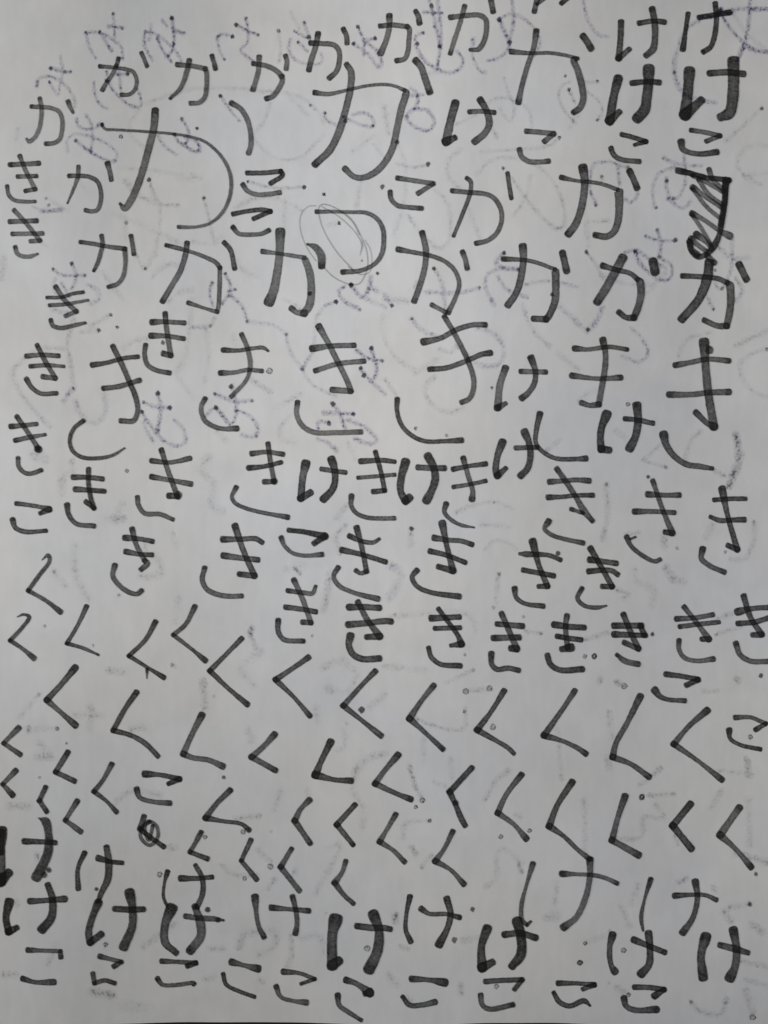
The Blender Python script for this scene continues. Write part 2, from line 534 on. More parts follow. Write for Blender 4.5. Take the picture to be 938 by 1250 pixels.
MARKS = """
@0 0 3.991
=ga
20 487,323 560,330 615,338 650,352 667,395 655,440 628,460 593,461
22 578,285 566,325 545,368 520,402 500,438
20 690,258 702,285 716,322
=ga
22 155,520 200,522 250,527 288,545 303,580 303,635 290,680 262,697 225,700
22 194,480 203,530 200,585 190,632 168,672 140,690 130,676,12
24 332,495 342,520,22 356,548,16
=ki
24 50,803 190,796
22 87,860 178,858
22 97,760 125,830 172,922 / 125,930
20 35,908 43,950 70,975 120,982 172,982,16
=ki
24 50,1080 178,1076
22 62,1140 207,1138
22 70,1025 125,1085 195,1172 / 150,1175
22 75,1204 85,1235 110,1249 150,1249 183,1237,12
=ga
22 338,857 390,857 440,863 475,885 492,935 490,990 475,1022 450,1030 418,1024
22 383,812 380,860 360,920,16 330,990,10
28 525,797 535,835,24 543,875,22
=ka_big
36 757,540,38 750,620 725,725 690,850 645,965 608,1015,32 585,992,14
14 497,605 512,628 560,632 700,640 850,653 938,668 998,690,15 1058,738,16 1103,800,18 1126,870,20 1122,950,20 1088,1030,18 1028,1085,16 958,1105,16 870,1106,20
26 1128,502 1173,530 1206,585 1223,660 1222,710 1212,745
=ga
26 922,295 908,360 880,430,22 830,480,16
24 865,315 938,322 1000,335 / 1006,350 1007,420 998,475 970,500 930,503
22 1033,272 1041,300 1050,335
=mark dots
.11 727,876
.9 616,1085
.6 225,965
o9 590,665
.9 237,1000
=mark loop_kana_1
~.22 6 553,68 560,180
~.32 8 530,127 597,138
~.20 7 415,160 470,155 540,185 590,230 600,290
~.18 6 420,165 440,240 470,285
~.26 8 487,155 520,210 545,245
.7 553,68
.7 595,138
.7 420,158
.6 487,155
=mark loop_kana_2
~.32 7 837,88 845,150 848,210 830,260 805,275
~.2 6 790,100 815,130
~.3 8 850,150 897,163
~.2 6 710,155 760,165 820,210 870,270 885,300
~.2 6 705,165 705,220 745,295
~.24 7 767,188 790,240 835,300
.11 837,88
.9 708,157
.6 767,188
.7 845,210
=mark loop_kana_3
~.32 7 250,333 315,350 345,350
~.15 6 295,275 305,350 290,430 285,465 240,400
~.16 7 180,420 190,385 230,370 280,385 330,430 365,490 365,520
.10 250,332
.9 316,350
.6 344,350
.7 242,400
=mark loop_kana_4
~.2 6 460,400 460,450 480,500 520,530
~.24 7 520,350 540,420 590,480 650,520 685,515 685,470 665,430
~.3 8 575,365 620,360
~.2 6 580,330 590,440
.10 622,360
.10 520,394
.11 568,318
=mark loop_kana_5
~.2 6 375,580 380,610 410,628 460,625 490,600
~.2 7 420,560 445,610 450,680 445,740
~.14 6 330,740 330,680 360,655 440,665 520,700 570,750 560,790
~.22 7 370,685 440,740 520,780 560,785
.11 497,607
.9 370,685
.8 445,740
=mark loop_kana_6
~.3 7 850,655 870,690 900,710 938,735 975,738 968,700 945,680 900,665
~.3 7 885,580 915,630 915,680 895,710
~.16 8 770,660 800,710 860,755
.8 885,580
.10 850,655
.8 960,625
.8 966,733
=mark stroke_traces_1
~.16 8 727,876 745,930 775,990 820,1000 870,1000
~.14 16 610,880 650,930
~.1 12 650,930 700,965 780,1000
~.08 10 720,500 840,460 938,435 1138,430 1350,450
~.08 10 680,540 630,600 640,660 700,720
~.14 7 160,1005 220,1030 300,1030
~.08 10 780,990 780,1100 760,1249
~.07 12 570,820 700,825 938,860
@235 0 3.991
=ga
26 297,310,24 350,318 405,342 435,372 / 437,395 415,440 390,470 362,480
25 325,278 322,340 310,390 295,437
23 453,272 460,300 457,335
=ga
26 577,210 620,212 690,220 714,248 714,310 700,350 668,380
28 612,165 600,230 580,290 568,340
25 736,142 750,175 753,210
=ko
24 268,843:2 340,843 430,835 / 440,852 382,893
24 245,900 270,932 320,948 380,945 425,938
=ko
24 200,1043:2 260,1030,22 340,1022 380,1030 / 300,1065
22 198,1108,26 225,1138 290,1143 340,1138 372,1122,24
=ga_big
34 752,315,26 773,350 770,430 745,540 715,640,38 670,730,38 598,800
19 597,452,26 660,458,22 750,440,17 850,418,16 938,412,16 988,420,16 1033,440,20 / 1040,450,36 1018,530,36 998,620,34 975,720,34 938,790,34 890,840,34 830,866,30 785,860,28 743,822,30
34 1088,295 1113,325 1133,380 1156,448
=mark loop_kana_7
~.26 6 262,90 272,150 265,210 235,245 270,280 300,300
~.28 8 212,120 270,150 320,170
~.2 8 195,178 150,165 125,180 130,240 155,290
.10 195,178
.10 215,122
.7 262,90
.8 320,170
.7 125,175
=mark loop_kana_8
~.22 6 545,110 565,170 575,210
~.22 6 495,150 560,185
~.18 7 480,190 470,240 500,290 560,310 630,305 630,260
~.2 6 515,205 560,250
~.1 8 420,150 430,230 425,300
.7 545,110
.11 568,180
.7 515,205
o8 420,150
=mark loop_kana_9
~.25 6 808,130 835,200 835,270
~.2 8 785,213 860,270 910,330 920,300 890,240 840,200 890,187
.10 808,130
.10 890,187
.10 785,213
=mark loop_kana_10
~.2 6 138,467 180,530 230,590
.10 138,467
.8 22,625
=mark loop_kana_11
~.2 6 645,550 650,580 700,610
~.24 7 735,570 780,590 830,610 880,615 885,590 840,550 780,560
.11 745,590
.9 737,568
.7 645,550
.7 880,612
=mark ghost_ring
~.07 10 330,445 420,450 540,480 600,530 640,600
~.08 8 380,500 350,590 300,660 370,750 440,780 520,770 640,660
~.06 8 780,740 885,660
~.07 8 880,700 930,760
=mark stroke_traces_2
~.2 8 270,885 400,915 545,912
.7 270,885
.10 545,912
.9 640,947
.9 55,965
.12 925,912
~.16 7 55,965 80,1060 110,1190
~.08 10 240,1000 330,960 450,980 540,1030
~.08 10 450,980 445,1150
~.08 12 820,880 800,1010
@470 0 3.991
=ga
30 22,78 22,130,28 5,200,28 -20,258,32
25 -22,127 40,122 108,130 / 118,140 117,200 110,258 95,287 58,296
27 150,55,22 162,78 168,112
=ga
26 320,85 400,76 460,75 490,95 493,160 478,210 455,240 415,243,16
24 388,30 370,100 340,190 318,260
28 515,-5 527,55
=kana_cut_off
26 742,-8 728,55
18 742,20 775,-5
=kana_cut_off
24 890,-10 860,16
=ga_big
30 737,152 725,230,26 695,320,26 665,430,26 650,498
18 617,252,28 710,260,20 800,258 870,268 938,285 / 920,290,32 940,345,34 960,420,34 966,480,34 950,525,32 920,548,28
34 966,178 986,205 1003,235
=ke
40 343,503 320,590 298,690,42 / 338,672,30
24 412,545 470,542 532,548
34 465,487 495,540,32 508,605 485,650 438,690
=ko
26 690,640 760,645 822,652 / 778,688
26 655,730 665,762 700,786 750,790 796,786
=ko
24 62,868 140,880 235,895 / 162,942
24 25,935 30,970 60,1000 120,1010 178,1015
=ga
24 328,930 410,938 490,945 530,965 565,1020 568,1080 545,1135 500,1172 445,1185
22 400,868 418,885 415,940 380,1040,20 335,1150,18
22 597,845 605,900 615,965
=mark loop_kana_12
~.25 8 215,0 235,60 250,140 268,225
~.25 8 255,0 275,150 270,230 255,320
~.22 8 190,60 280,65
~.22 8 190,160 150,180 160,240 200,300 260,340 320,355 370,330 380,290 350,250
.10 158,213
.11 265,225
.12 228,30
.9 235,68
.8 240,130
.8 185,160
=mark loop_kana_13
~.16 8 430,190 430,280 470,350 490,350
~.26 9 557,95 580,150 605,205 600,240
~.2 8 600,240 560,280 500,295
~.2 8 620,-2 625,100 610,200
~.18 8 560,90 620,68 690,100 740,160 755,220 730,270
.12 557,95
.12 607,205
=mark loop_kana_14
~.25 8 130,430 160,465 150,520 105,570 150,620 210,635 240,600 210,540 140,530
~.2 8 120,465 190,460
.9 160,465
.9 108,570
=mark stroke_traces_3
~.14 8 60,800 150,815 210,800
.12 210,800
~.14 8 580,380 600,450 630,520 610,590 560,530
~.12 8 480,530 540,480 640,490 700,540 715,620
~.12 9 470,740 620,730 800,710 850,670
.9 850,672
.8 575,820
.11 60,692
~.1 14 370,730 310,780 310,860 380,930
~.12 10 450,850 520,780 640,770 760,820 840,920 875,1020 870,1100 830,1110 700,980 620,870
~.12 10 710,860 690,950 630,1050
~.12 10 240,920 300,980 320,1080 310,1180 270,1210 180,1140 110,1050
~.08 14 60,700 100,800 90,1000 40,1150
~.1 14 400,1000 470,1180
~.14 8 350,605 440,560
~.14 8 500,580 545,670
=mark stroke_traces_4
~.14 8 900,400 860,420 850,480 890,560 930,600
.7 880,370
.9 897,437
~.2 10 897,437 925,500
@703 0 3.991
=ke
30 220,108 218,190 208,285 / 260,240,24
26 310,113 380,102 430,108
32 372,45 384,110 385,200 375,240,36 343,270,30
=ke
24 547,68 535,150,22 522,238,30
26 603,85 680,72 750,60
26 680,18 685,100 672,190 655,230 622,252
=ke
42 206,385,46 185,470,42 165,588,44 / 212,545,28
28 275,405 350,398 405,402
50 355,340,56 353,410,48 345,480,50 335,535,54 300,575,48
=ke
50 553,350,54 547,440,50 533,558,56 / 610,490,38
32 653,357 735,352 815,360
56 767,302 768,400 762,500 748,550 708,570,40
=ko
24 225,655 280,670 342,690 / 287,706,18
26 172,722 185,755 220,777 308,787
=ko
24 562,635 630,645 702,662 / 637,688
26 513,692,34 520,725,30 550,742 610,750 685,741,30
=ga
36 35,820,44 44,880 38,960 20,1040 -5,1100 -35,1138
20 -70,865,26 0,880,18 80,888 140,900 205,925 / 208,930,40 212,1000,40 205,1080,36 185,1130,34 150,1152,34 95,1145,28
32 262,835 280,870 298,915
=mark ghost_bubble
~.1 12 760,50 830,160 938,250
=mark loop_kana_15
~.16 8 35,0 60,100 110,170 155,178
~.24 8 850,0 845,100 820,220 790,290
~.24 9 700,60 800,45 938,45
~.24 9 700,50 740,120 800,190 850,235 938,255
~.18 10 600,100 540,140 500,230 480,320 490,400 530,460 610,490 680,500
.12 705,55
.9 480,355
.7 820,235
=mark stroke_traces_5
~.14 10 905,530 830,600 730,690
~.1 14 938,710 860,710 800,750 790,810 830,860 905,900
.9 905,530
~.2 8 50,400 110,400
~.16 8 60,450 110,490 130,540 105,585
.7 105,395
.7 105,585
=mark loop_kana_16
~.18 8 255,815 160,790 90,800 70,870 75,940 100,1000
~.2 8 205,810 215,900
~.2 8 128,860 130,880
~.2 8 290,900 300,950 270,985 240,970
.8 128,860
.8 255,815
.7 97,1000
=mark loop_kana_17
~.16 10 430,770 500,800 610,810
~.18 9 530,760 530,900 500,960 470,970 440,900 445,870
~.2 8 450,970 520,1015 560,980
~.16 9 480,815 400,850 375,920 385,1010
.8 392,1013
.9 475,965
.10 445,880
@703 290 3.991
=mark loop_kana_18
~.24 8 397,-37 415,13 410,92
~.2 8 340,-7 400,13 485,13
~.2 8 240,75 290,60 340,90 400,130 440,150
~.2 9 290,65 310,120 370,180
~.2 9 400,95 460,130 470,180 440,210 380,195
.12 485,13
.8 397,-37
.11 292,68
.9 405,95
.10 52,70
~.14 8 52,70 90,120 130,190
~.08 14 130,190 250,225 380,230
@800 190 6.797
=scribbled_out_kana
40 445,115 480,200 570,290
36 310,165 420,220 560,300
36 360,200 440,320 560,410
38 310,265,50 400,330 550,430
34 310,275 430,430 540,520
38 305,480,50 400,530 530,620 615,665,60
34 305,490 380,600 460,740
44 340,655,56 430,720 470,770
40 295,690,50 350,740 430,800
44 430,830 490,890
46 190,125:2,54 300,150 400,180 500,190 610,205 / 592,215,60 578,380 550,560 530,660 480,760,60 420,820 350,840 300,790 285,720
~.85 50 580,200 575,380 545,570 
~.6 40 230,130 400,175
~.8 50 285,715 300,780 345,820
@0 290 3.991
=ga
22 495,-8 500,30 492,70 478,120 458,162,16
22 393,22 450,30 520,43 608,55,24 / 612,130 600,190 575,225 530,240
22 638,-8 645,30 652,80
=ga
28 912,28 905,80 880,160 840,230 793,310
22 812,38 880,55 938,72,18 1000,95 1050,120 1072,147 / 1070,250 1064,340 1058,362 / 1000,345,16 918,318
24 1093,25 1123,60 1143,150
=ki
18 230,293 300,290 360,272 405,266
20 243,330 320,325 430,305,14
24 272,240 320,310 372,360 / 320,382,20
22 248,402 258,430 300,440 360,428 415,415,16
=ki
24 130,578 200,572 285,576
22 150,627 230,622 312,628,16
24 182,525 220,600 270,685 / 210,678,26
22 130,690,26 155,730 200,760 275,758
=ki
24 55,920,28 110,915 178,908,22
24 75,988 150,972 220,960,16
24 83,872 130,940 185,1025
.20 190,1032
.18 182,1030
22 88,1075 92,1115 120,1145 150,1150 200,1133
=ki
24 742,412,30 800,410 898,416
24 737,478,30 810,480 895,492
26 805,370 812,440 825,530 832,575 / 798,565,28
24 710,525 705,570 720,620 760,645 825,660
=ki_big
22 452,620,28 520,610 600,588 672,580
25 505,735 580,725 680,695
26 550,530 590,610 630,700 665,790 670,850 650,892 590,892
20 405,893,24 360,930 340,990 355,1040 400,1070 480,1075 550,1060,16 608,1025,9
=ki
26 740,1088 830,1095,22 925,1075
28 740,1165 830,1182,24 930,1200
26 787,1035 820,1140 865,1260 / 825,1258,30
.22 868,1256
@0 540 3.991
24 670,268 675,305 705,345 780,350 843,375,20
=ki
24 358,170,28 430,170 500,178
24 368,228,30 430,232 508,238
24 432,130 432,200 445,280 458,320 / 420,290,26
24 327,305,28 335,350 370,395 458,407
=ko
22 80,298 140,305 195,315 240,326,30 / 198,345,22
24 62,378,28 75,415 120,435 225,430,20
=ki
24 610,465,30 680,470 743,482
24 615,532,28 680,545 740,548
24 644,423,28 665,500 705,575 / 718,590,30 688,618,24
24 560,600,28 550,650 580,695 630,730 670,738 690,722
@235 290 3.991
=ka_big
42 428,-25,46 425,80,40 412,180,42 395,260,46 375,312,48
22 343,68,26 420,78,18 500,90,20 545,98 / 548,105,34 570,165,38 580,250,38 570,330,40 545,368,36 / 510,365,26 483,345,28
20 560,32,12 600,48,34 628,90,42 630,138,36
.12 572,272
=ki
20 150,548,28 220,550 290,540 345,537 370,552,12
22 137,660,28 200,658 270,645 338,650
24 240,472 265,530 282,620 265,690,20 190,775,22
24 62,785 42,830 60,890 110,922 150,932 215,930,28
=ki
26 585,540,34 680,528 788,525
26 600,648 710,615 835,602
28 617,435,34 660,510 710,610 755,700 772,748 / 682,742,30
26 512,803 508,860 535,915 590,948 700,950 820,947
=ki
22 290,1052,28 360,1045 440,1055,26
22 275,1122,28 350,1115 432,1095
24 368,1005 380,1090 398,1188 / 352,1190,28
.18 398,1188
20 213,1217,24 192,1265 210,1295 270,1322 370,1345 463,1362,26
=mark loop_kana_19
~.22 8 158,175 185,230 175,280 145,320
~.22 8 95,220 85,280 100,330
~.18 8 185,280 240,330 270,410
~.12 10 0,435 85,430 110,390
~.08 10 270,410 400,430 458,470
.8 95,220
.8 208,253
.8 87,430
.9 458,472
.8 265,408
.7 160,175
.8 145,322
~.16 8 175,262 208,253
=mark loop_kana_20
~.1 9 458,472 480,560 535,640 590,720 700,770
~.14 9 535,640 590,550
.8 535,640
~.07 9 590,550 610,380 650,330
.12 700,312
~.16 8 650,330 700,312
=mark loop_kana_21
~.22 9 740,240 715,260 730,300 815,350
~.25 9 780,240 830,290 860,250 870,190
~.14 12 830,290 938,340
~.1 12 880,250 938,280
.12 773,230
.8 902,175
.8 815,350
.8 858,248
=mark loop_kana_22
~.26 9 870,540 895,620 895,670 870,700
~.24 9 800,550 860,590 925,600
~.22 9 820,640 870,700 938,760
.12 872,540
.13 835,670
.10 820,635
.8 925,600
=mark loop_kana_23
~.22 8 195,720 215,830 190,910 120,840
~.2 8 110,760 200,795 290,795
~.2 8 60,870 115,830 180,910
~.18 8 210,840 280,870 320,930 305,970 240,960
.12 190,728
.12 115,828
.9 110,762
.8 290,795
.8 312,968
o16 378,650
~.08 12 280,690 380,750
=mark loop_kana_24
~.28 9 685,812 720,860 745,930
~.22 9 640,855 785,860
~.22 8 610,935 615,900 665,900
~.18 9 610,980 660,1000 705,1035
~.18 9 760,890 850,930 900,990 860,1005 790,980
.13 685,812
.12 665,905
.10 785,860
=mark stroke_traces_6
~.08 14 530,760 460,800 400,830
~.08 14 480,865 430,920 430,980 500,1000
~.1 14 450,300 530,350
~.06 16 200,100 250,160 330,195
~.06 16 120,940 165,990
@345 230 5.8625
=scribbled_over_kana
30 245,166,32 350,168,24 500,170,27 600,175,30 670,212,32 715,280,34 725,360,36 710,470,36 660,540,32 560,588,34 430,598,36
7 240,125 190,128 145,165 125,220 130,300 155,380 190,450 240,520
9 300,570 350,620 400,655 490,688 550,680 590,620 610,540 600,440 560,340 500,230 430,170 330,120 280,115 258,140 270,230 310,330 400,470 500,575
8 280,130 400,200 500,290 545,350 570,400,18 555,475,6
7 470,560 560,615 620,600 640,530 630,440 590,370
8 290,155 400,160 500,240 550,330
.14 490,688
=mark dots
.11 680,608
.14 385,808
.8 295,45
.8 405,245
.8 568,518
@470 290 3.991
=ga
30 182,-22 200,60 195,140 175,220 143,308
22 65,58,28 140,72 220,88 290,115 340,160 362,225 345,290 308,365,26
22 228,328 298,365
25 378,70 392,110 400,150
=ga
34 672,46,40 675,110 662,200 640,270 600,328
20 577,104,26 680,110 740,122 828,155 / 830,160,38 832,240,38 828,310,36 800,380,34 785,398,32 / 725,395,30
.10 815,278
34 865,75 885,162
=ki
26 190,508,34 270,490 350,448 430,425 488,425
26 218,642 300,635 400,600 470,570 512,562,30
26 290,385 340,470 400,590 432,690 428,750 410,785 375,802
22 60,788,26 60,850 85,920 140,970 200,993 280,992 372,988,28
=ke
34 587,638 560,720 550,828,36 / 588,808,22
.17 552,828
26 663,652 783,655
28 712,588,34 733,650 728,710 700,755 668,782,30
=ke
32 572,998,38 550,1060 540,1130 548,1160,34 / 588,1125,24
24 638,1025 740,1022
32 680,948,38 702,1000 708,1070 695,1125 662,1160,34
=shi
22 755,860,32 740,930,26 735,1000 765,1040 830,1075 938,1079,24 978,1076,30
=ki
22 925,540,30 990,545 1090,532 1180,545
22 912,672,30 1030,687 1148,682,28
30 1062,500,34 1075,570,28 1070,650 1055,740 1042,812 / 1000,818,26 958,805,26
@470 540 3.991
=mark stroke_traces_7
~.14 14 128,420 128,500
.11 130,420
~.14 14 555,640 540,780
.9 555,640
.9 530,805
.6 532,291
~.1 12 470,400 610,410
~.1 10 490,520 530,480 600,490 640,520
~.1 12 350,340 420,310 540,290 620,320
~.08 16 30,850 120,840 400,840 440,900 400,1000
~.1 10 430,1110 300,1170
.8 430,1110
~.14 10 690,920 760,930
.8 675,850
.9 760,932
.7 390,1035
.7 50,838
o14 395,1212
o14 510,1198
~.12 14 395,1212 510,1200
~.08 18 0,1090 200,1110
@703 290 3.991
=ga
44 228,100 180,190 140,260 105,312,40
24 132,138,30 200,158 265,175 300,203 / 312,215,38 318,270,38 305,335,36 283,390,32 / 245,390,28 210,365,28
42 376,118 386,166
=ga
50 650,125,44 640,200 600,300,44 518,396,40
26 520,187 600,190 690,200 738,220 / 750,232,42 755,300,38 748,370,36 735,430,32 / 690,430,28 627,403,28
34 795,132 830,203
=ki_big
26 485,622,30 560,608 640,592 745,600,28
28 455,765,32 560,765 650,755 745,752,32
46 625,512,48 632,620,40 645,760,42 672,920,40 / 640,905,28 585,852,30
.22 650,548
=ke
36 150,862,44 125,930 120,1000,34 125,1030,38 / 162,1035,34
25 240,883 300,888 375,905
38 298,820,42 303,890 290,970,38 263,1025,40
=shi
30 428,960,40 440,1010,34 480,1065 540,1105 600,1115 665,1125,20
=smudge
~.22 16 778,960 792,1000
~.28 22 790,1000 795,1080 768,1160 750,1210
~.16 14 680,1140 720,1160
=mark loop_kana_25
~.16 9 660,160 700,250 750,180 765,0
~.14 9 640,290 670,350
~.12 12 680,30 760,100 840,97
~.12 12 780,200 810,260 780,310
.9 712,250
.7 672,350
.8 680,160
=mark loop_kana_26
~.16 14 130,340 100,410 58,455
.11 60,450
~.12 12 0,400 55,460
~.13 9 270,440 330,500 350,570 310,605 230,580
=mark ghost_bubble
~.08 12 938,450 780,525
~.1 12 938,540 850,570 800,620 820,700 880,760 938,775
~.06 12 660,460 540,500 500,580
~.08 12 610,940 560,990 530,1100
~.08 12 410,1010 330,1085
.9 437,1120
.8 930,545
o9 255,812
~.1 10 330,1085 440,1120
=mark stroke_traces_8
~.1 14 440,170 340,280
~.06 20 20,800 60,760 110,740
~.08 18 190,940 240,975
@235 540 3.991
=ke
34 552,105,42 538,170 528,272,34 / 575,245,32
24 630,130 690,140 745,146
34 678,85,40 692,130 695,190 682,230 640,275,38
=ki
24 820,92,28 930,88 985,94,22
20 808,172 900,165 985,157
24 892,47 915,130 937,235 / 882,240,26
22 775,262,28 775,310 800,345 850,366 938,370 983,370
=ko
24 470,428:2 540,435,26 645,457,34 / 593,492,26
20 432,465,26 450,505 490,540 550,552 630,546,26
=ki
26 150,472,32 230,472 310,470 340,487,24
28 152,552,32 230,562 318,572
28 208,408,34 250,530 302,650,30 / 230,642,28
26 60,612 48,670 70,715 120,740 180,750 240,748,24
=ki
22 766,457,28 820,480 880,488 910,470,16
25 730,525,30 820,545 940,582
25 800,417,30 825,510 848,628 / 820,638,20 797,625,24
23 710,610,26 688,650 710,695 780,730 903,762,28
=ki
24 465,722 540,732 585,735 600,702,18
26 455,803 530,812 600,825
26 495,670 540,770 577,878 / 538,876
25 418,868,28 418,920 445,960 540,968
=ki
30 764,803,34 840,802 910,806
30 760,887,34 850,880 938,870 967,873
28 807,778 850,860 912,945,34 / 850,948
32 770,943,38 762,990 785,1035 830,1055 910,1052
=smudge
~.3 16 290,905 285,925
~.2 14 285,940 310,1000
~.12 20 670,640 660,720 640,820
~.3 10 498,612 525,640
~.1 16 760,300 700,370
~.14 12 750,400 700,460 720,540
.8 583,942
=smudge
~.08 20 80,70 40,130 100,200 90,300 150,340
~.12 18 50,1160 55,1180
~.12 12 660,0 700,50
~.06 22 450,620 540,600
~.07 22 330,1020 240,1100 300,1190
~.07 22 640,1100 720,1060 800,1130 760,1210 660,1200
@0 540 3.991
=ku
22 205,572,6 235,550,20 243,575 190,650 137,722 / 230,775,20 295,825,28
=ku
20 85,850,6 115,838,14 143,850 110,900 50,965,22 / 110,1005 165,1050,28
=ku
20 422,800,24 380,890 327,980 / 400,1000,18 480,1035,13
=ku
22 758,875,28 710,960 628,1040 / 720,1097,17 798,1145,26
18 718,1105 716,1150,5
=ku
22 950,800,26 905,885 845,938 / 938,1010,18 1000,1062,28
=smudge
~.1 18 260,630 320,700
~.09 22 600,300 560,380 600,370
~.08 22 300,180 300,250
~.08 22 520,370 600,370
~.08 22 720,480 700,540 760,560 780,640 690,650
~.1 16 840,440 860,510
.9 265,630
.9 580,745
.9 840,1085
o9 620,138
.8 220,895
.7 455,990
~.07 22 370,500 370,650 430,760
~.07 20 850,880 870,760
@0 790 3.991
=ku
28 367,100,34 300,180 228,258,30 / 300,320,24 368,380,34
=ku
26 665,220,30 610,300 552,405 / 640,430,24 710,470 770,530,24
=ku
22 92,393,28 18,468 / 98,522,26
=ku
22 78,602,28 14,668 / 62,720,30
=ku
22 332,512,28 272,608,26 / 363,652,26
=ku
21 545,570,26 500,650 458,703,24 / 520,750,18 568,802,24
=ku
24 223,682 192,748 / 228,800
=ku
23 377,750,28 318,843 / 393,898,28
=ku
27 983,332,34 935,425 893,520,30 / 938,538 1018,550 1085,580,32
=ku
22 980,902,26 945,965 925,997 / 1010,1030,26
=ko
23 707,618,34 780,622 875,643,28 / 822,665
24 667,692,30 680,730 740,752 828,760,28
=scribbled_circle
26 702,825 682,885 / 740,930,24 798,972
18 730,850 690,880 688,930 730,965 768,930 762,870 720,848 705,880 725,940 745,870
=ke
48 10,895,50 7,1000,38 3,1140,52 / 42,1100,40
~.9 30 8,900 4,1000
~.9 40 5,1140 12,1120
26 120,945,30 200,948 268,952
44 190,832,8 222,850,44 236,900,38 236,990,44 210,1060,46 178,1118,50
.16 215,1108
.14 238,1085
=ke
21 412,1003,26 380,1080 382,1175,26
24 480,1028,32 540,1045 596,1050,22
34 520,975,30 530,1050,36 525,1130,36 495,1195,28 478,1238,22
.10 470,1178
=smudge
~.3 14 140,395 142,412
~.1 16 140,400 280,397
o8 280,397
~.1 20 200,470 250,540
~.1 20 370,330 500,335
~.08 22 440,290 440,400
~.12 22 530,115 600,120
~.16 14 840,85 850,90
~.12 18 640,400 700,390
~.12 18 180,540 240,530
~.1 20 570,750 640,700 780,720
~.12 16 180,1010 185,1030
~.14 18 830,980 860,980
~.1 18 50,775 140,775
o14 778,1107
~.1 14 190,230 100,340
.9 190,230
.7 325,468
.7 195,635
@235 790 3.991
=ku
22 240,-42,26 180,20 85,115,26 / 180,205,22 268,278,28
=ku
24 565,50,28 500,95 405,158,28 / 500,250,20 572,335,26
=ku
23 890,117,28 830,180 735,285,28 / 830,360,22 918,430,30
=ku
27 400,424,32 350,480 288,535,30 / 404,600,28
=ku
28 673,462,36 625,560,28 600,622,38 / 690,645,24 773,650,30
=ku
25 183,697,30 115,765 64,832,30 / 150,848,20 240,862,20 275,890,26
=ku
24 570,745,30 530,785 498,845,30 / 574,955,26
=ku
22 792,768,26 703,865,28 / 783,962,24
=ku
22 285,940,26 238,1040 / 312,1130,26
=ku
23 483,983 430,1070,28 / 520,1185,27
=ku
23 747,1042 730,1095 693,1148,30 / 740,1210 783,1248,24
=mark dots
.16 825,305
.10 153,635
.8 750,372
o14 380,1068
o12 248,900
o9 62,925
.8 385,900
.8 105,238
o10 255,1128
=smudge
~.12 18 50,160 60,300
~.1 18 430,700 400,790
~.14 14 210,835 330,822
~.14 14 320,985 380,1040
~.12 14 140,1060 200,1105 320,1110
~.16 12 370,1175 400,1130
~.14 14 500,1085 500,1100
~.14 18 560,700 560,725
~.08 20 800,600 780,700 830,780 830,880
~.08 20 800,600 860,540 938,520
~.1 16 600,1200 720,960 660,980
~.08 20 270,400 290,460
~.08 22 610,360 600,300
~.08 18 735,400 740,490 700,500
~.08 16 870,290 938,230
@470 790 3.991
=ku
26 63,525,34 0,600 -48,665,30 / 60,715,24 125,740,30
=ku
25 237,187,28 175,265 120,348,32 / 200,420,22 282,496,26
=ku
24 580,213,28 520,310 450,403,32 / 550,460,22 600,490 628,518,22
=ku
25 925,213,28 860,310 775,430,32 / 860,455,22 938,490 978,518,28
=ku
24 423,588,28 315,705,30 / 345,770,26 370,830,30 390,868,26
.15 345,758
=ku
26 665,622,30 590,720 550,808,30 / 630,865,23 688,932,32
=ku
28 912,658,34 840,770 800,872,34 / 870,920,22 938,985,22 995,1030,28
=ku
22 52,815,26 5,895 -26,948,28 / 40,990 95,1045,26
=ku
22 330,897,26 290,980 245,1042,30 / 320,1085,20 383,1153,28
=smudge
~.22 12 120,580 145,680
~.2 12 150,680 180,740
~.16 10 390,300 390,390 340,405 220,375 150,345
.9 388,315
o12 565,923
o10 705,893
~.16 14 640,820 655,825
~.14 16 600,605 540,650 490,740
~.3 12 650,1050 665,1095
~.1 14 665,1050 570,980 545,1010 545,1120 490,1170
~.3 12 130,975 150,1005
~.12 12 90,930 100,860 220,845
o8 218,845
~.14 10 180,1070 230,1010
~.1 14 190,450 190,570
~.12 12 240,660 300,680
o12 183,745
o9 150,778
~.1 16 840,400 860,640
~.08 16 320,540 330,650
o14 527,390
@703 790 3.991
=ku
27 314,240,34 250,370 195,470 180,535,32 / 270,570,25 356,632,30
=ku
25 640,308,34 550,385 477,472,30 / 590,550,21 710,645,30
=ku
27 240,727,34 205,830 176,940,32 / 305,1012,34
=ku
28 558,765,34 472,870,34 / 563,980,34
=ku
29 797,782,34 703,915,36 / 780,985,24 853,1070,32
=ko
25 440,132:2,28 520,142 595,158,28 / 540,185,26
22 385,210,36 410,240,26 450,255 530,260,24
=ko
21 778,343,26 850,342 926,372,22 / 877,402,25
20 747,405,30 752,445 800,475 898,497,22
=mark dots
O13 322,730
O13 90,45
o10 45,45
o12 850,438
o14 235,190
.12 903,138
.10 878,1105
.7 160,315
=smudge
~.16 16 120,150 115,170
~.2 16 200,170 235,190
~.18 16 780,155 795,165
~.12 12 620,215 690,212
~.16 14 840,560 845,630
~.14 14 830,540 835,620
~.14 14 410,590 380,620 310,670
~.16 12 360,722 480,715
~.12 14 390,770 430,830 330,830 325,920 210,940
~.1 18 710,700 655,790
~.1 18 40,745 45,1000
~.1 14 700,600 860,620
~.12 12 820,1010 938,1050
~.08 20 840,740 850,960
~.12 18 150,540 165,590
~.08 20 160,320 180,440
~.1 10 480,920 500,960
@470 540 3.991
=ke
38 100,97,44 80,170,36 76,240,34 100,285,36 / 118,270,36
29 162,122 225,125 288,126
